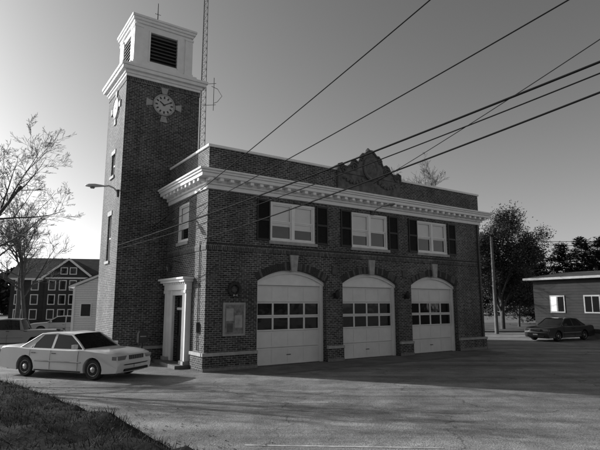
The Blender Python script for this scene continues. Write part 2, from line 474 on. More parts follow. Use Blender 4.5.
for sx in (-1, 1):
    wr.prism([(1.14, 2.68), (1.14+sx*.08, 2.73), (1.14+sx*.09, 2.64)], lambda u, v, t: (u, t, v), -.15, -.12, 'stone')
wr.build('wreath', FS)
lm = MB()
P0 = Vector((8.15, 0, 6.52))
lm.tube([P0, P0+Vector((0,-.3,.12)), P0+Vector((0,-.7,.2)), P0+Vector((0,-1.0,.18))], .025, 8, 'grey')
def luminaire(mb, p, d, k='grey', sc_=1.0):
    d = Vector(d).normalized(); s = Vector((-d.y, d.x, 0)); up = Vector((0,0,1))
    secs = [(0, .04, .04), (.12, .07, .06), (.3, .12, .085), (.5, .13, .08), (.62, .08, .05), (.66, .02, .02)]
    o = len(mb.v); n = 12; mi = mb.mi(k)
    for t, w, h in secs:
        for j in range(n):
            a = 2*math.pi*j/n
            mb.v.append(tuple(Vector(p) + d*t*sc_ + s*(w*math.cos(a))*sc_ + up*(h*math.sin(a)*(1 if math.sin(a) > 0 else .5))*sc_))
    for i in range(len(secs)-1):
        for j in range(n):
            j2 = (j+1) % n; mb.f.append([o+i*n+j, o+i*n+j2, o+(i+1)*n+j2, o+(i+1)*n+j]); mb.m.append(mi)
    q = Vector(p)+d*.4*sc_
    mb.lathe([(.0, -.1*sc_), (.07*sc_, -.09*sc_), (.1*sc_, -.03*sc_)], 12, lambda x, y, t: (q.x+x, q.y+y, q.z+t), 'lens')
luminaire(lm, P0+Vector((0,-.95,.18)), (0,-1,0), 'grey', .8)
lm.box(8.05, 8.25, -.04, -.002, 6.42, 6.62, 'dark')
lm.tube([(0, 2.5, 4.0), (-.3, 2.5, 4.08), (-.5, 2.5, 3.95)], .018, 6, 'dark')
lm.lathe([(.02, .0), (.16, -.1), (.12, -.12), (.08, -.3), (.02, -.32)], 10, lambda x, y, t: (-.5+x, 2.5+y, 3.95+t), 'dark')
for x in (5.9, 10.1):
    lm.box(x-.05, x+.05, -.1, -.002, 2.6, 2.8, 'dark')
    lm.lathe([(.03, .3), (.11, .22), (.09, .0), (.03, -.06)], 8, lambda a, b, t: (x+a, -.2+b, 2.65+t), 'dark')
lm.cyl((15.75, -.06, .1), (15.75, -.06, 6.6), .04, .04, 8, 'dark')
lm.cyl((-.04, .55, .7), (-.04, .55, 4.7), .02, .02, 6, 'dark'); lm.box(-.12, -.002, .46, .64, 1.35, 1.7, 'vous2')
lm.build('wall_fittings', FS, smooth=40)

cr = MB()
half = [(1.9, 8.15), (1.9, 8.5), (1.72, 8.56), (1.6, 8.46), (1.42, 8.44), (1.25, 8.56), (1.12, 8.76), (.98, 8.84), (.86, 8.78), (.78, 8.74), (.7, 8.86), (.62, 9.08), (.5, 9.2), (.36, 9.2), (.26, 9.3), (.12, 9.42)]
out = [(8+x, z) for x, z in half] + [(8-x, z) for x, z in half[::-1]]
cr.prism(out, lambda u, v, t: (u, t, v), -.14, .34, 'carved')
cr.box(6.1, 9.9, -.1, -.002, 7.42, 8.148, 'carved')
cr.tube([(u, -.15, z) for u, z in out], .055, 8, 'vous2')
f = lambda x, y, t: (8+x, -.14-t, 8.55+y*1.15)
cr.lathe([(.46, 0), (.5, .06), (.46, .12), (.36, .1), (.32, .05), (.15, .12), (.02, .15)], 24, f, 'carved')
for sx in (-1, 1):
    for (cx, cz, r0) in ((1.0, 8.5, .22), (1.62, 8.3, .18), (.55, 8.98, .14)):
        pts = []
        for i in range(22):
            t = i/21*3.2*math.pi; r = r0*(1-i/26)
            pts.append((8+sx*(cx+r*math.cos(t)), -.17, cz+r*math.sin(t)))
        cr.tube(pts, .04, 6, 'vous2')
    for i in range(7):
        t = i/6; cr.lathe([(.02, .1), (.08, .06), (.09, 0)], 8, lambda x, y, q, i=i: (8+sx*(.5+.18*i)+x, -.12-q, 7.95-.18*math.sin(t*math.pi)+y), 'carved')
cr.lathe([(.12, -.02), (.14, .08), (.05, .18)], 10, lambda x, y, t: (8+x, .05+y, 9.42+t), 'carved')
cr.build('parapet_crest', FS, smooth=45)

# ------------------------------------------------------------ clock tower
CT = empty('clock_tower', (CX, CY, 0), YAW)
TX0, TX1, TY0, TY1 = -2.13, 1.23, 4.2, 7.3
tw = MB()
TZ = 12.3
PT = lambda u, d, z: (TX0+d, u, z)
wallgrid(tw, PT, TY0, TY1, 0, TZ, [(5.45, 6.05, 4.2, 6.2), (5.45, 6.05, 8.0, 9.0)], 'brick', .2)
tw.poly([(TX0,TY0,0),(TX1,TY0,0),(TX1,TY0,TZ),(TX0,TY0,TZ)], 'brick')
tw.poly([(TX1,TY0,0),(TX1,TY1,0),(TX1,TY1,TZ),(TX1,TY0,TZ)], 'brick')
tw.poly([(TX0,TY1,0),(TX1,TY1,0),(TX1,TY1,TZ),(TX0,TY1,TZ)], 'brick')
tw.box(TX0-.07, TX0-.002, TY0-.07, TY1, 0, .52, 'brick'); tw.box(TX0-.12, TX0-.002, TY0-.12, TY1, .522, .64, 'stone')
tw.box(TX0-.001, -.07, TY0-.07, TY0-.002, 0, .52, 'brick'); tw.box(TX0-.001, -.12, TY0-.12, TY0-.002, .522, .64, 'stone')
tw.box(TX0-.02, TX1+.02, TY0-.02, TY0-.002, 11.98, 12.19, 'brick2'); tw.box(TX0-.02, TX0-.002, TY0, TY1, 11.98, 12.19, 'brick2')
tw.box(TX0+.12, TX0+.14, 5.46, 6.04, 4.21, 6.19, 'glass'); tw.box(TX0+.12, TX0+.14, 5.46, 6.04, 8.01, 8.99, 'glass')
for z0, z1 in ((4.2, 6.2), (8.0, 9.0)):
    tw.box(TX0+.07, TX0+.118, 5.452, 5.52, z0+.001, z1-.001, 'white'); tw.box(TX0+.07, TX0+.118, 5.98, 6.048, z0+.001, z1-.001, 'white')
    tw.box(TX0+.071, TX0+.117, 5.521, 5.979, (z0+z1)/2-.03, (z0+z1)/2+.03, 'white'); tw.box(TX0-.06, TX0+.05, 5.38, 6.12, z0-.12, z0-.001, 'stone')
    tw.box(TX0-.03, TX0+.02, 5.38, 6.12, z1+.001, z1+.2, 'stone')
tw.build('brick_shaft', CT)
bf = MB()
def ring(o, z0, z1, k='white'): bf.box(TX0-o, TX1+o, TY0-o, TY1+o, z0, z1, k)
ring(.04, 12.2, 12.32); ring(.10, 12.322, 12.45); ring(.24, 12.452, 12.6); ring(.30, 12.602, 12.72); ring(.08, 12.722, 12.8); ring(-.12, 12.802, 13.0)
bx0, bx1, by0, by1 = TX0+.35, TX1-.35, TY0+.35, TY1-.35
mx = (bx0+bx1)/2; my = (by0+by1)/2
lw = .64
def face(P, u0, u1, mid):
    fb(bf, P, u0, mid-lw, .0, .15, 13.002, 15.0, 'white'); fb(bf, P, mid+lw, u1, .0, .15, 13.002, 15.0, 'white')
    fb(bf, P, mid-lw+.001, mid+lw-.001, .0, .15, 13.002, 13.3, 'white'); fb(bf, P, mid-lw+.001, mid+lw-.001, .0, .15, 14.72, 15.0, 'white')
    for a, b in ((u0-.05, u0+.32), (u1-.32, u1+.05)):
        fb(bf, P, a, b, -.06, -.001, 13.003, 14.8, 'white'); fb(bf, P, a-.03, b+.03, -.09, -.001, 14.801, 14.9, 'white')
        fb(bf, P, a-.03, b+.03, -.09, -.001, 13.004, 13.15, 'white')
    fb(bf, P, mid-lw-.07, mid-lw, -.04, -.001, 13.24, 14.78, 'white'); fb(bf, P, mid+lw, mid+lw+.07, -.04, -.001, 13.24, 14.78, 'white')
    z = 13.32
    while z < 14.68:
        a = P(mid-lw+.01, .0, z); b = P(mid+lw-.01, .0, z); c = P(mid+lw-.01, .11, z+.10); d = P(mid-lw+.01, .11, z+.10)
        bf.poly([a, b, c, d], 'louvre'); a2 = [(p[0], p[1], p[2]-.018) for p in (a, b, c, d)]; bf.poly(a2, 'louvre'); bf.poly([a, b, a2[1], a2[0]], 'louvre')
        z += .17
    fb(bf, P, mid-lw, mid+lw, .16, .17, 13.2, 14.8, 'dark')
face(lambda u, d, z: (u, by0+d, z), bx0, bx1, mx)
face(lambda u, d, z: (bx0+d, u, z), by0+.151, by1-.151, my)
face(lambda u, d, z: (u, by1-d, z), bx0, bx1, mx)
face(lambda u, d, z: (bx1-d, u, z), by0+.151, by1-.151, my)
def ringb(o, z0, z1, k='white'): bf.box(bx0-o, bx1+o, by0-o, by1+o, z0, z1, k)
ringb(.08, 15.002, 15.12); ringb(.15, 15.122, 15.24); ringb(.20, 15.242, 15.34); ringb(-.1, 15.342, 15.46)
bf.build('belfry', CT, bevel=.012)
cl = MB()
def clock(C, ax, out, r):
    C = Vector(C); ax = Vector(ax); out = Vector(out); up = Vector((0, 0, 1))
    F = lambda x, y, t: C + ax*x + up*y + out*t
    cl.lathe([(r, .0), (r, .05), (r*.9, .07), (r*.86, .04)], 36, F, 'stone')
    cl.lathe([(r*.855, .0), (r*.85, .045)], 36, F, 'clock')
    def blk(a, r0, r1, hw0, hw1, k, t0, t1):
        e = Vector((math.sin(a), math.cos(a))); n = Vector((e.y, -e.x))
        P2 = [e*r0+n*hw0, e*r1+n*hw1, e*r1-n*hw1, e*r0-n*hw0]
        cl.prism([(p.x, p.y) for p in P2], F, t0, t1, k)
    for i in range(12): blk(i*math.pi/6, r*.58, r*.8, .035, .035, 'dark', .046, .05)
    blk(R(305), -.05, r*.5, .03, .025, 'dark', .052, .058); blk(R(60), -.07, r*.72, .025, .016, 'dark', .06, .066)
    for i in range(4): blk(i*math.pi/2, r*1.05, r*1.6, .10, .17, 'stone', -.02, .05)
    for i in range(4): blk(i*math.pi/2+math.pi/4, r*1.04, r*1.2, .16, .2, 'vous2', -.02, .02)
clock(((TX0+TX1)/2, TY0-.001, 11.2), (1, 0, 0), (0, -1, 0), .5)
clock((TX0-.001, (TY0+TY1)/2, 11.2), (0, 1, 0), (-1, 0, 0), .5)
cl.build('clock_faces', CT, smooth=35)
vn = MB()
cxm = mx; cym = my
vn.lathe([(.25, 15.46), (.22, 15.6), (.08, 15.7), (.05, 15.9), (.1, 16.0), (.05, 16.1), (.03, 16.2), (.02, 17.0), (.005, 17.05)], 12, lambda x, y, t: (cxm+x, cym+y, t), 'dark')
vn.cyl((cxm-.15, cym, 16.45), (cxm+.15, cym, 16.45), .012, .012, 6, 'dark')
vn.build('finial', CT)

lp = MB()
a = W(-2.13, 4.5, 7.0); head = a + Vector((-.6, -.1, .28))
lp.tube([a, a+Vector((-.2, -.03, .22)), a+Vector((-.4, -.07, .31)), head], .035, 8, 'lampgrey')
luminaire(lp, head, (-1, -.15, 0), 'lampgrey', 1.15)
lp.cyl(a+Vector((.0,0,-.15)), a+Vector((-.03,0,.15)), .07, .07, 8, 'dark')
lp.build('street_lamp', smooth=40)

ms = MB()
mb_ = Vector((-6.5, 31.5, 0)); top = 26
def leg(i, z):
    a = 2*math.pi*i/3+.3; r = .34-.2*z/top
    return mb_ + Vector((r*math.cos(a), r*math.sin(a), z))
for i in range(3): ms.cyl(leg(i, 0), leg(i, top), .026, .022, 6, 'vous2')
z = .5
while z < top-.6:
    for i in range(3):
        ms.cyl(leg(i, z), leg((i+1) % 3, z+.5), .010, .010, 4, 'vous2', False); ms.cyl(leg(i, z+.5), leg((i+1) % 3, z+.5), .010, .010, 4, 'vous2', False)
    z += .5
for z in (15.4, 16.9):
    o = mb_+Vector((0, 0, z)); ms.cyl(o, o+Vector((.9, -.1, 0)), .02, .02, 5, 'grey')
ms.cyl(mb_+Vector((.75, -.1, 15.0)), mb_+Vector((.75, -.1, 17.3)), .022, .022, 6, 'dark')
ms.tube([mb_+Vector((.6, -.1, 16.7)), mb_+Vector((1.0, -.1, 16.5)), mb_+Vector((1.3, -.1, 16.0)), mb_+Vector((1.0, -.1, 15.6)), mb_+Vector((.75, -.1, 15.5))], .018, 5, 'dark')
ms.build('radio_mast')

# ------------------------------------------------------------ wires and poles
def wire(p0, p1, sag, r=.013):
    mb = MB(); p0 = Vector(p0); p1 = Vector(p1); pts = []
    for i in range(61):
        t = i/60; p = p0.lerp(p1, t); p.z -= 4*sag*t*(1-t); pts.append(p)
    mb.tube(pts, r, 6, 'wire'); mb.build('overhead_wire', smooth=80)
PX, PY = 10.5, 0.0
wire(W(-.73, 4.18, 5.6), (PX, PY, 12.0), .3, .015)
wire(W(-.8, 4.18, 5.45), (PX, PY, 8.85), .3, .014)
wire(W(-2.1, 4.18, 4.75), (PX, PY, 6.85), .25, .020)
wire(W(-2.1, 4.18, 4.6), (PX+.1, PY, 6.95), .43, .012)
wire(W(-.02, .15, 4.75), (PX, PY, 6.72), .22, .018)
wire(W(8.2, -.1, 7.9), (PX, PY, 9.65), .25, .013)
def pole(loc, h, arms=True):
    mb = MB(); x, y = loc
    mb.cyl((x, y, 0), (x, y, h), .15, .1, 12, 'wood')
    if arms:
        mb.box(x-1.0, x+1.0, y-.16, y-.06, h-.7, h-.58, 'wood')
        for q in (-.9, -.45, .45, .9): mb.lathe([(.02, 0), (.05, .03), (.05, .1), (.02, .14)], 8, lambda a, b, t: (x+q+a, y-.11+b, h-.58+t), 'grey')
        mb.cyl((x-.5, y-.1, h-.7), (x, y-.1, h-1.2), .015, .015, 5, 'grey')
    return mb.build('utility_pole', smooth=40)
pole((PX, PY), 12.8)
pole((15.5, 40), 7.7, False)
wire((15.5, 40, 7.3), (34, 36, 7.2), .5, .02)
wire((15.5, 40, 7.5), (34, 37, 7.9), .5, .02)
wire((15.5, 40, 6.9), W(16.1, 6, 6.5), .3, .012)

# ------------------------------------------------------------ vehicles
def car(name, loc, yaw, pk, kind='sedan', scale=1.0):
    e = empty(name, (loc[0], loc[1], 0), yaw); e.scale = (scale,)*3
    if kind == 'sedan':
        Lh = 2.66; hw = .97; xf, xr, wr_ = 1.64, -1.27, .34
        topl = [(2.60,.25),(2.66,.38),(2.67,.56),(2.63,.62),(2.62,.76),(2.57,.83),(2.3,.885),(1.9,.925),(1.45,.955),(1.16,.975),(.6,.955),(0,.955),(-.7,.96),(-1.35,.975),(-1.75,1.01),(-2.25,1.01),(-2.58,.98),(-2.64,.92),(-2.66,.68),(-2.71,.6),(-2.71,.42),(-2.64,.28)]
        gh = dict(b1=1.22, t1=.48, t2=-.80, b2=-1.62, zb=.94, zt=1.43, wb=.865, wt=.67)
    else:
        Lh = 2.7; hw = .98; xf, xr, wr_ = 1.75, -1.5, .39
        topl = [(2.66,.4),(2.7,.6),(2.68,.8),(2.62,1.02),(2.3,1.1),(1.6,1.14),(1.2,1.16),(.5,1.16),(-.8,1.16),(-.85,1.14),(-2.6,1.14),(-2.68,1.1),(-2.7,.7),(-2.78,.6),(-2.75,.45)]
        gh = dict(b1=1.25, t1=.65, t2=-.55, b2=-.8, zb=1.13, zt=1.72, wb=.86, wt=.70)
    br = wr_+.05; zb = .22 if kind == 'sedan' else .38
    def arc(cx):
        z0 = wr_; a0 = math.asin((zb-z0)/br)
        return [(cx - br*math.cos(a), z0 + br*math.sin(a)) for a in [a0 + (math.pi-2*a0)*i/12 for i in range(13)]]
    prof = topl + arc(xr) + arc(xf)
    fr = [(-1, 1), (-.97, .45), (-.88, 0), (-.5, 0), (0, 0), (.5, 0), (.88, 0), (.97, .45), (1, 1)]
    mb = MB(); n = len(prof); mi = mb.mi(pk)
    def tp(x):
        ax = abs(x)/Lh; return 1 - .10*max(0, (ax-.68)/.32)**2
    def tumble(z): return 1-.07*(max(0, z-.62)/.42)**2
    for fy, ins in fr:
        for (x, z) in prof:
            top_ = z > .62*(1 if kind == 'sedan' else 1.2)
            zz = z - (.045*ins if z > .80 else 0) + (.025*(1-fy*fy) if top_ and (x > 1.1 or x < -1.5) and z > .84 else 0)
            xx = x*(1-.008*ins) + (0 if abs(x) < 2.4 else -math.copysign(.08*fy*fy, x))
            y = fy*hw*tp(x)*tumble(z)
            if z < .4: y *= .985
            mb.v.append((xx, y, zz))
    for a in range(len(fr)-1):
        for i in range(n):
            j = (i+1) % n
            mb.f.append([a*n+i, (a+1)*n+i, (a+1)*n+j, a*n+j]); mb.m.append(mi)
    mb.f.append(list(range(n))); mb.m.append(mi)
    mb.f.append([8*n+i for i in range(n)][::-1]); mb.m.append(mi)
    mb.build('body', e, smooth=32)
    ub = MB(); ub.box(-Lh+.3, Lh-.3, -hw*.72, hw*.72, zb-.02, .7, 'rubber'); ub.build('underbody', e)
    q = gh; gm = MB()
    def S(x, f, y):
        z = q['zb']+(q['zt']-q['zb'])*f; return (x, y*(q['wb']+(q['wt']-q['wb'])*f), z)
    B1, T1, T2, B2 = q['b1'], q['t1'], q['t2'], q['b2']
    ef = lambda f: B1+(T1-B1)*f
    eb = lambda f: B2+(T2-B2)*f
    for ed, bul in ((ef, .10), (eb, -.08)):
        for i in range(8):
            for j in range(3):
                P4 = []
                for (a, c) in ((i, j), (i+1, j), (i+1, j+1), (i, j+1)):
                    fy = -1+a/4; f = c/3; P4.append(S(ed(f)+bul*(1-fy*fy), f, fy))
                gm.poly(P4, 'carglass')
    for side in (-1, 1):
        gm.poly([S(B1, 0, side), S(T1, 1, side), S(T2, 1, side), S(B2, 0, side)], 'carglass')
    gm.build('glass', e)
    rf = MB()
    NX, NY = 8, 10; pk_i = rf.mi(pk)
    for i in range(NX+1):
        for j in range(NY+1):
            fx = i/NX; fy = -1+2*j/NY
            x = T1+.03 + (T2-.05-T1-.03)*fx + (.10*(1-fx)-.08*fx)*(1-fy*fy)
            z = q['zt'] + .045*(1-fy**4) + .025*math.sin(math.pi*fx) - .01
            rf.v.append((x, fy*(q['wt']+.02), z))
    for i in range(NX):
        for j in range(NY):
            a = i*(NY+1)+j; rf.f.append([a, a+1, a+NY+2, a+NY+1]); rf.m.append(pk_i)
    for side in (-1, 1):
        s1 = side*1.012
        rf.tube([S(B1+.02, -.05, side), S((B1+T1)/2+.02, .5, side), S(T1, .98, side), S((T1+T2)/2, 1.05, side), S(T2, .98, side)], .036, 8, pk)
        w = .36 if kind == 'sedan' else .12
        rf.poly([S(B2-.02, -.02, s1), S(T2, 1.0, s1), S(T2+w*.3, 1.0, s1), S(B2+w*1.35, -.02, s1)], pk)
        rf.tube([S(B2, -.02, side), S(T2, 1, side)], .035, 8, pk)
        rf.poly([S(B1, -.05, s1), S(B1, .05, s1), S(B2, .05, s1), S(B2, -.05, s1)], pk)
        if kind == 'sedan':
            rf.poly([S(-.12, -.02, s1), S(-.12, 1, s1), S(-.22, 1, s1), S(-.22, -.02, s1)], pk)
            rf.poly([S(-1.02, -.02, s1), S(-.90, .9, s1), S(-.93, .9, s1), S(-1.06, -.02, s1)], pk)
            rf.poly([S(.93, -.02, s1), S(.88, .42, s1), S(.85, .42, s1), S(.89, -.02, s1)], 'rubber')
    rf.build('roof', e, smooth=50)
    d = MB()
    zz = 1.0 if kind == 'sedan' else 1.35
    def yy(x, z): return hw*tp(x)*tumble(z)
    for side in (-1, 1):
        for x in ((1.02, -.16, -1.08) if kind == 'sedan' else (1.1, 0.0)):
            d.tube([(x, side*(yy(x, z)+.001), z) for z in (.28, .5, .62, .75, .86, .91)], .008, 4, 'rubber')
        d.tube([(x, side*(yy(x, .55)+.004), .55*zz) for x in (1.15, .6, 0, -.5, -.82)], .022, 5, 'cgrey')
        d.tube([(x, side*(yy(x, .27)+.002), .25*(zb/.22)) for x in (1.15, .6, 0, -.5, -.82)], .025, 5, 'rubber')
        for x in (-.1, -1.0): d.box(x, x+.17, side*(yy(x, .84)-.01), side*(yy(x, .84)+.025), .80*zz, .822*zz, 'rubber')
        mz = q['zb']+.06
        d.box(.84, .96, side*(q['wb']+.05), side*(q['wb']+.22), mz-.02, mz+.12, pk)
        hz = .655*zz
        d.box(Lh-.22, Lh-.065, side*.46, side*.84, hz, hz+.13, 'lens')
        d.box(Lh-.32, Lh-.14, side*.84, side*.885, hz, hz+.12, 'lens')
        d.box(-Lh+.02, -Lh+.2, side*.48, side*.88*tp(Lh), .72*zz, .88*zz, 'cdark')
    d.box(Lh-.12, Lh-.015, -.36, .36, .655*zz, .785*zz, 'dark')
    for i in range(8): d.box(Lh-.015, Lh-.005, -.34+i*.096, -.33+i*.096, .665*zz, .775*zz, 'rim')
    d.tube([(Lh-.11, -.84, .5*zz), (Lh-.02, -.5, .5*zz), (Lh+.01, 0, .5*zz), (Lh-.02, .5, .5*zz), (Lh-.11, .84, .5*zz)], .02, 6, 'rubber')
    d.box(Lh-.1, Lh+.0, -.6, .6, .29*zz, .37*zz, 'rubber')
    d.box(Lh-.0, Lh+.03, -.16, .16, .40*zz, .48*zz, 'plate')
    d.box(-Lh-.07, -Lh-.02, -.16, .16, .68*zz, .8*zz, 'plate')
    d.build('trim', e, bevel=.006)
    wh = MB()
    for x in (xf, xr):
        for side in (-1, 1):
            F = lambda a, b, t, x=x, side=side: (x+a, side*(hw-.03-t), wr_+b)
            r = wr_
            wh.lathe([(r*.6, .0), (r*.86, -.012), (r*.96, .02), (r, .06), (r, .17), (r*.95, .21), (r*.5, .21)], 28, F, 'rubber')
            wh.lathe([(r*.66, .01), (r*.6, -.008), (r*.5, .02), (r*.3, .01), (r*.22, -.015), (.02, -.02)], 28, F, 'rim')
            for i in range(10):
                t = i*math.pi/5; c_ = F(r*.42*math.cos(t), r*.42*math.sin(t), -.004)
                wh.box(c_[0]-.016, c_[0]+.016, c_[1]-.006, c_[1]+.006, c_[2]-.016, c_[2]+.016, 'rubber')
    wh.build('wheels', e, smooth=40)
    return e
hd = math.atan2(-.33, .94)
car('parked_car', (-7.70, 17.50), hd, 'cwhite', 'sedan', .96)
car('pickup_truck', (-15.0, 26.5), math.atan2(-.25, -1), 'cgrey', 'pickup', .9)
car('parked_car', (-18.6, 40), R(200), 'cgrey', 'sedan', .95)
car('parked_car', (17.2, 33.6), R(-150), 'cdark', 'sedan', .97)

# ------------------------------------------------------------ trees
def bare_tree(name, loc, h, seed, spread=1.0, lv=4, kids=(7, 6, 5, 5), rk='bark', r0=None, leaves=None, lean=(0, 0), trunk=.62, start=.35, minr=.006):
    rnd = random.Random(seed); mb = MB(); tips = []
    def branch(p, d, ln, r, lev):
        segs = 4 if lev < 3 else 2
        pts = [p.copy()]; rs = [r]; q = p.copy(); dd = d.copy()
        for i in range(segs):
            dd = (dd + Vector((rnd.gauss(0, .12), rnd.gauss(0, .12), rnd.gauss(0, .07)+.05*(lev > 0)))).normalized()
            q = q + dd*(ln/segs); pts.append(q.copy()); rs.append(max(r*(1-.8*(i+1)/segs) if lev else r*(1-.65*(i+1)/segs), minr))
        mb.tube(pts, rs, (8, 6, 4, 3, 3, 3)[lev], rk)
        if lev >= 2 or (leaves and lev == 1): tips.append((pts[-1], lev)); tips.append((pts[len(pts)//2], lev))
        if lev >= lv: return
        kn = kids[lev]
        for k in range(kn):
            s0 = start if lev == 0 else .2
            t = s0 + (1-s0)*(k+rnd.random()*.7)/kn
            t = min(t, .99); si = t*segs; i0 = int(si); pp = pts[i0].lerp(pts[min(i0+1, segs)], si-i0)
            rr = rs[i0]+(rs[min(i0+1, segs)]-rs[i0])*(si-i0)
            ang = rnd.uniform(.5, 1.0)*spread if lev else rnd.uniform(.45, .95)*spread
            az = rnd.random()*2*math.pi if lev else k*2.4+rnd.random()
            a = dd.orthogonal().normalized(); b = dd.cross(a)
            nd = (dd*math.cos(ang) + (a*math.cos(az)+b*math.sin(az))*math.sin(ang)).normalized()
            if nd.z < -.1: nd.z *= .3; nd.normalize()
            branch(pp, nd, ln*rnd.uniform(.42, .66)*(1.05-.4*t if lev else 1.1-.35*t), rr*.62, lev+1)
    branch(Vector((loc[0], loc[1], -.05)), Vector((lean[0], lean[1], 1)).normalized(), h*trunk, r0 or h*.018, 0)
    if leaves:
        cnt, size, lk = leaves
        for i in range(cnt):
            p, _ = tips[rnd.randrange(len(tips))]
            p = p + Vector((rnd.gauss(0, .35), rnd.gauss(0, .35), rnd.gauss(0, .35)))
            u = Vector((rnd.gauss(0,1), rnd.gauss(0,1), rnd.gauss(0,1))).normalized()*size*rnd.uniform(.5, 1.2)
            w = u.orthogonal().normalized()*size*.5
            mb.poly([p-u*.5, p+w*.5, p+u*.5, p-w*.5], lk)
    return mb.build(name, smooth=60)
bare_tree('bare_tree', (-21.3, 31), 16.5, 3, 1.0, 5, (9, 6, 5, 4, 3), trunk=.66, minr=.009, r0=.22)
bare_tree('bare_tree', (-21.6, 40), 13, 12, .9, 4, (10, 7, 7, 6), minr=.011, r0=.18)
bare_tree('bare_tree', (-28, 50), 15, 15, .9, 4, (9, 7, 7, 5), 'bark_far', minr=.012)
bare_tree('bare_tree', (13.2, 46), 18, 5, .8, 4, (10, 7, 7, 6), 'bark_far', minr=.012, start=.45)
bare_tree('leafy_tree', (18.2, 45.5), 12.3, 21, .85, 4, (14, 8, 5, 4), 'bark', None, (46000, .22, 'leaf'), start=.10)
bare_tree('leafy_tree', (21.6, 50), 7.5, 22, .9, 3, (10, 8, 6), 'bark', None, (14000, .24, 'leaf'), start=.1)
bare_tree('bare_tree', (-15.5, 16.9), 10, 31, .9, 4, (8, 6, 5, 4), minr=.012)
bare_tree('bare_tree', (-22, 17.5), 12, 33, .9, 4, (8, 6, 5, 4), minr=.012)
def pine(loc, h, seed, wide=.34):
    rnd = random.Random(seed); mb = MB(); x, y = loc
    mb.cyl((x, y, 0), (x, y, h), h*.015, .02, 8, 'bark')
    z = h*.1
    while z < h-.1:
        rad = ((h-z)**.75)*wide*rnd.uniform(.7, 1.15)*1.3+.1
        for i in range(9):
            a = rnd.random()*6.283; r = rad*rnd.uniform(.6, 1.1); d = Vector((math.cos(a), math.sin(a), rnd.uniform(-.2, .2)))
            o = Vector((x, y, z+rnd.gauss(0, .12)))
            mb.tube([o, o+d*r], [.03, .008], 3, 'bark')
            for k in range(int(12+r*20)):
                t = rnd.uniform(.2, 1.05); p = o+d*(r*t)+Vector((rnd.gauss(0, .16), rnd.gauss(0, .16), rnd.gauss(0, .12)))
                u = Vector((d.x+rnd.gauss(0,.6), d.y+rnd.gauss(0,.6), rnd.gauss(.1,.5)))*.26; w = Vector((-u.y, u.x, rnd.gauss(0,.05)))*.3
                mb.poly([p, p+u*.5+w, p+u, p+u*.5-w], 'needle')
        z += h*.034
    mb.build('pine_tree')
pine((26.6, 56), 8.6, 1, .55); pine((29.0, 55), 8.8, 2, .6); pine((31.8, 56), 9.6, 3, .65); pine((34.6, 57), 9.8, 4, .6); pine((37.5, 60), 10, 6, .55)

def treeline(pts, hmin, hmax, cnt, seed, size=.55):
    rnd = random.Random(seed); mb = MB()
    for (a, b) in zip(pts[:-1], pts[1:]):
        nb_ = 16
        for c in range(nb_):
            t = (c+rnd.random())/nb_; cx = a[0]+(b[0]-a[0])*t; cy = a[1]+(b[1]-a[1])*t+rnd.uniform(-4, 4); hh = rnd.uniform(hmin, hmax); rad = rnd.uniform(3, 6)
            mb.cyl((cx, cy, 0), (cx, cy, hh*.7), .2, .1, 5, 'bark')
            for i in range(cnt):
                u = Vector((rnd.gauss(0,1), rnd.gauss(0,1), rnd.gauss(0,1))).normalized()*(rnd.random()**.4)
                p = Vector((cx+u.x*rad, cy+u.y*rad, hh*.5+u.z*hh*.5))
                e = Vector((rnd.gauss(0,1), rnd.gauss(0,1), rnd.gauss(0,1))).normalized()*size; w = e.orthogonal()*.6
                mb.poly([p-e, p+w, p+e, p-w], 'needle')
    mb.build('tree_line')
treeline([(-120, 110), (-60, 105), (-20, 120)], 7, 13, 600, 5)
treeline([(15, 110), (60, 95), (110, 80)], 6, 10, 600, 6)
treeline([(-30, -48), (30, -42), (90, -20)], 5, 11, 300, 8, .8)  # unseen trees added behind the camera to darken reflections in the garage glass

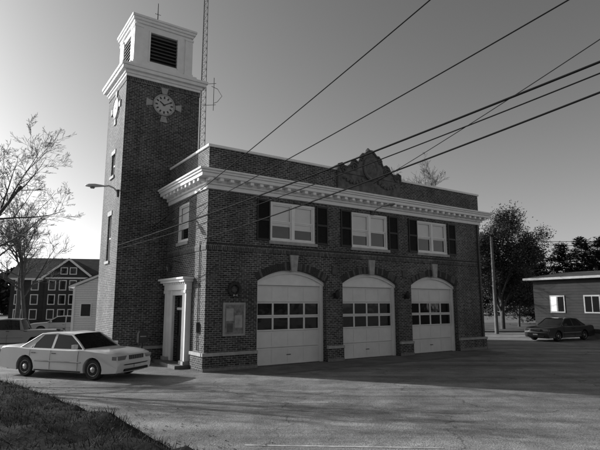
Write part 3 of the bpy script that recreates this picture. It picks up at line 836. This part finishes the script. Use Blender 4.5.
# ------------------------------------------------------------ neighbouring buildings
def house():
    e = empty('wooden_house', (-33.5, 58, 0), R(12))
    b = MB()
    Wd, Dp, H = 15, 9, 5.4
    b.box(0, Wd, 0, Dp, 0, H, 'clap_d')
    rz = 7.9
    b.prism([(0, H), (Dp, H), (Dp/2, rz)], lambda u, v, t: (t, u, v), 0.001, Wd-.001, 'clap_d')
    b.build('walls', e)
    r = MB()
    for s in (0, 1):
        y0, y1 = (-.4, Dp/2) if s == 0 else (Dp+.4, Dp/2)
        z0 = H-.2
        r.poly([(-.4, y0, z0), (Wd+.4, y0, z0), (Wd+.4, y1, rz+.1), (-.4, y1, rz+.1)], 'shingle')
    gb = ((6.3, 2.5, 7.5),)
    for c, hw, pk in gb:
        r.poly([(c-hw-.3, -.9, H-.1), (c, -.9, pk+.1), (c, Dp/2, pk+.1), (c-hw-.3, Dp/2, H-.1)], 'shingle')
        r.poly([(c+hw+.3, -.9, H-.1), (c, -.9, pk+.1), (c, Dp/2, pk+.1), (c+hw+.3, Dp/2, H-.1)], 'shingle')
    r.build('roof', e)
    t = MB()
    zrows = (.5, 2.2, 3.85)
    for c, hw, pk in gb:
        t.prism([(c-hw, H-.1), (c+hw, H-.1), (c, pk)], lambda u, v, q: (u, q, v), -.6, 3, 'clap_d')
        t.box(c-hw, c+hw, -.6, -.002, 0, H-.102, 'clap_d')
        for sx in (-1, 1):
            t.prism([(c+sx*(hw+.35), H-.3), (c+sx*(hw+.35), H-.02), (c, pk+.16), (c, pk-.14)], lambda u, v, q: (u, q, v), -.95, -.85, 'white')
        t.box(c-hw, c+hw, -.66, -.602, H-.2, H-.02, 'white')
        for x in (c-.5, c+.5):
            t.box(x-.4, x+.4, -.68, -.603, H+.3, H+1.15, 'white'); t.box(x-.3, x+.3, -.70, -.681, H+.4, H+1.05, 'glass')
        for z in zrows:
            for x in (c-1.7, c-.55, c+.55, c+1.7):
                t.box(x-.40, x+.40, -.66, -.603, z, z+1.2, 'white'); t.box(x-.31, x+.31, -.68, -.661, z+.1, z+1.1, 'glass')
    for z in zrows:
        for x in (.9, 2.6, 9.9, 11.6, 13.6):
            t.box(x-.42, x+.42, -.06, -.002, z, z+1.2, 'white'); t.box(x-.32, x+.32, -.08, -.061, z+.1, z+1.1, 'glass')
    t.box(-.4, 3.5, -.5, -.4, H-.35, H-.15, 'white'); t.box(9.1, 15.4, -.5, -.4, H-.35, H-.15, 'white')
    t.box(10.2, 10.8, 4, 4.7, 7.2, 8.7, 'brick')
    t.build('trim', e)
house()
def house2():
    e = empty('white_garage', (-16.2, 36, 0), R(4))
    b = MB(); b.box(0, 6, 0, 6, 0, 3.5, 'clap_w')
    b.prism([(0, 3.5), (6, 3.5), (6, 4.8), (3, 4.8)], lambda u, v, t: (u, t, v), .001, 5.999, 'clap_w')
    b.build('walls', e)
    t = MB(); t.prism([(-.3, 3.45), (-.3, 3.6), (3, 4.95), (6.3, 4.95), (6.3, 4.82), (3, 4.82)], lambda u, v, t: (u, t, v), -.3, 6.3, 'white')
    t.prism([(-.32, 3.602), (3, 4.96), (6.3, 4.96), (6.3, 5.0), (3, 5.0), (-.32, 3.64)], lambda u, v, t: (u, t, v), -.35, 6.35, 'shingle')
    t.box(.5, 1.3, -.05, -.002, 1.4, 2.4, 'white'); t.box(.58, 1.22, -.07, -.051, 1.48, 2.32, 'glass')
    t.box(-.06, .1, -.06, -.002, 0, 3.4, 'white')
    t.build('roof_and_trim', e)
house2()
def right_bldg():
    d = Vector((2.8, -5.0, 0)).normalized()
    e = empty('low_office_building', (17.9, 38.5, 0), math.atan2(d.y, d.x))
    b = MB(); b.box(0, 22, 0, 10, 0, 4.1, 'clap_o'); b.build('walls', e)
    t = MB()
    t.box(-.5, 22.5, -.5, 10.5, 4.102, 4.26, 'trim_d')
    t.prism([(-.6, 4.262), (22.6, 4.262), (21, 4.72), (1, 4.72)], lambda u, v, q: (u, q, v), 2.0, 8.0, 'shingle')
    t.poly([(-.5,-.5,4.263),(22.5,-.5,4.263),(21,2.0,4.72),(1,2.0,4.72)], 'shingle')
    for i, x in enumerate((1.35, 3.9, 6.6, 9.3, 12.0, 14.7, 17.4)):
        z0, z1 = 1.7, 2.95
        t.box(x, x+1.15, -.05, -.002, z0, z1, 'trim_d')
        t.box(x+.1, x+.53, -.07, -.051, z0+.1, z1-.1, 'blind' if i % 2 == 0 else 'glass'); t.box(x+.62, x+1.05, -.07, -.051, z0+.1, z1-.1, 'glass')
    t.box(-.03, 22.03, -.03, -.001, 0, .35, 'vous2')
    t.box(6, 6.8, 4, 4.8, 4.6, 5.6, 'brick')
    t.build('roof_and_windows', e)
right_bldg()

# ------------------------------------------------------------ ground
gm = MB(); gm.poly([(-1500,-1500,-.02),(1500,-1500,-.02),(1500,1500,-.02),(-1500,1500,-.02)], 'ground'); gm.build('ground')
pl = MB(); pl.poly([(-70,-15,-.004),(70,-15,-.004),(70,48,-.004),(-70,48,-.004)], 'asphalt'); pl.build('parking_lot')
ap = MB()
for i in range(5):
    a = 1.2+i*2.76
    ap.poly([(a, -1.9, .003), (a+2.74, -1.9, .003), (a+2.74, -.1, .003), (a, -.1, .003)], 'conc')
ap.build('concrete_apron', None, loc=(CX, CY, 0), rot=YAW)
ln = MB()
ln.poly([(-.95, 8.95, .002), (2.4, 8.78, .002), (2.4, 8.84, .002), (-.95, 9.02, .002)], 'line')
ln.build('painted_line')
kb = MB()
kb.box(15, 60, 42.0, 42.15, -.01, .12, 'conc'); kb.build('kerb')
lw_ = MB(); lw_.poly([(15, 42.15, .1), (60, 42.15, .1), (60, 60, .1), (15, 60, .1)], 'lawn'); lw_.build('lawn')

bk = MB()
GX, GY = 110, 110
x0, x1, y0, y1 = -13.0, 3.0, -4.0, 15.0
def bh(x, y):
    d = (x+1.25)*-.705 + (y-5.07)*-.71 + .55
    d += .3*mn.noise(Vector((x*.5, y*.5, 0)))
    t = min(1, max(0, (d+1.1)/1.6)); t = t*t*(3-2*t)
    z = .99*t
    z += t*(.10*mn.noise(Vector((x*1.3, y*1.3, 2))) + .07*mn.noise(Vector((x*4, y*4, 5))))
    return z-.015, t
for j in range(GY+1):
    for i in range(GX+1):
        x = x0+(x1-x0)*i/GX; y = y0+(y1-y0)*j/GY; bk.v.append((x, y, bh(x, y)[0]))
mi = bk.mi('soil')
for j in range(GY):
    for i in range(GX):
        a = j*(GX+1)+i; bk.f.append([a, a+1, a+GX+2, a+GX+1]); bk.m.append(mi)
rnd = random.Random(9)
for i in range(70000):
    x = rnd.uniform(-11, 1.8); y = rnd.uniform(2.6, 14); z, t = bh(x, y)
    if t < .06: continue
    if mn.noise(Vector((x*1.1, y*1.1, 9))) < -.2 and rnd.random() < .5: continue
    hgt = rnd.uniform(.03, .12)*(1.5 if mn.noise(Vector((x*2.2, y*2.2, 4))) > .2 else 1); a = rnd.random()*6.283; le = Vector((rnd.gauss(0,.5), rnd.gauss(0,.5), .8)).normalized()*hgt
    w = Vector((math.cos(a), math.sin(a), 0))*.004; p = Vector((x, y, z-.01))
    bk.poly([p-w, p+w, p+le], 'grass')
bk.build('grass_bank', smooth=80)
lf = MB()
for i in range(1300):
    x = rnd.uniform(-9, 6); d = abs(rnd.gauss(0, .9)); y = 5.07-(x+1.25)*.993+2.0+d*1.3
    if y < 3: continue
    s = rnd.uniform(.012, .035); a = rnd.random()*6.28
    lf.poly([(x+s*math.cos(a), y+s*math.sin(a), .004), (x-s*math.sin(a), y+s*math.cos(a), .012), (x-s*math.cos(a), y-s*math.sin(a), .006), (x+s*math.sin(a), y-s*math.cos(a), .015)], 'dryleaf')
lf.build('fallen_leaves')

pb = MB(); p = W(-1.2, 3.3, 0)
pb.cyl((0,0,0), (0,0,.95), .04, .04, 10, 'dark'); pb.box(-.18, .18, -.14, .14, .85, 1.2, 'dark')
pb.prism([(-.18, 1.2), (.18, 1.2), (.13, 1.3), (0, 1.34), (-.13, 1.3)], lambda u, v, t: (u, t, v), -.14, .14, 'dark')
pb.box(-.12, .12, -.15, -.141, 1.08, 1.12, 'grey')
pb.build('mailbox', loc=tuple(p), rot=YAW, bevel=.01)

# ------------------------------------------------------------ light, sky, camera
SUNH = Vector((-.93, .37, 0)).normalized(); EL = R(22)
w = bpy.data.worlds.new('World'); sc.world = w; w.use_nodes = True
nt = w.node_tree; bg = nt.nodes['Background']
sky = nt.nodes.new('ShaderNodeTexSky'); sky.sky_type = 'NISHITA'; sky.sun_disc = False
sky.sun_elevation = EL; sky.sun_rotation = math.atan2(SUNH.x, SUNH.y)
sky.air_density = 1.0; sky.dust_density = 1.6; sky.ozone_density = 1.0
sep = nt.nodes.new('ShaderNodeSeparateColor'); nt.links.new(sky.outputs[0], sep.inputs[0])
def math_(op, a, b, c=None):
    x = nt.nodes.new('ShaderNodeMath'); x.operation = op
    for i, v in enumerate((a, b, c)):
        if v is None: continue
        if isinstance(v, (int, float)): x.inputs[i].default_value = v
        else: nt.links.new(v, x.inputs[i])
    return x.outputs[0]
# black-and-white film response with an orange filter
STR = .14
v = math_('MULTIPLY', sep.outputs[0], .6)
v = math_('MULTIPLY_ADD', sep.outputs[1], .4, v)
v = math_('MULTIPLY', v, STR)
v = math_('POWER', v, 1.22)
v = math_('MULTIPLY', v, 1.22/STR)
nt.links.new(v, bg.inputs['Color']); bg.inputs['Strength'].default_value = STR
sd = bpy.data.lights.new('sun', 'SUN'); sd.energy = 5; sd.angle = R(.5)
so = bpy.data.objects.new('sun', sd); sc.collection.objects.link(so)
dirv = -(SUNH*math.cos(EL) + Vector((0, 0, math.sin(EL))))
so.rotation_euler = dirv.to_track_quat('-Z', 'Y').to_euler(); so.location = (0, 0, 30)
cd = bpy.data.cameras.new('camera'); co = bpy.data.objects.new('camera', cd); sc.collection.objects.link(co)
co.location = (0, 0, 2.4); co.rotation_euler = (R(90+8.91), 0, 0)
cd.sensor_width = 36; cd.lens = 36*497.5/600; cd.clip_end = 5000; cd.clip_start = .05
sc.camera = co
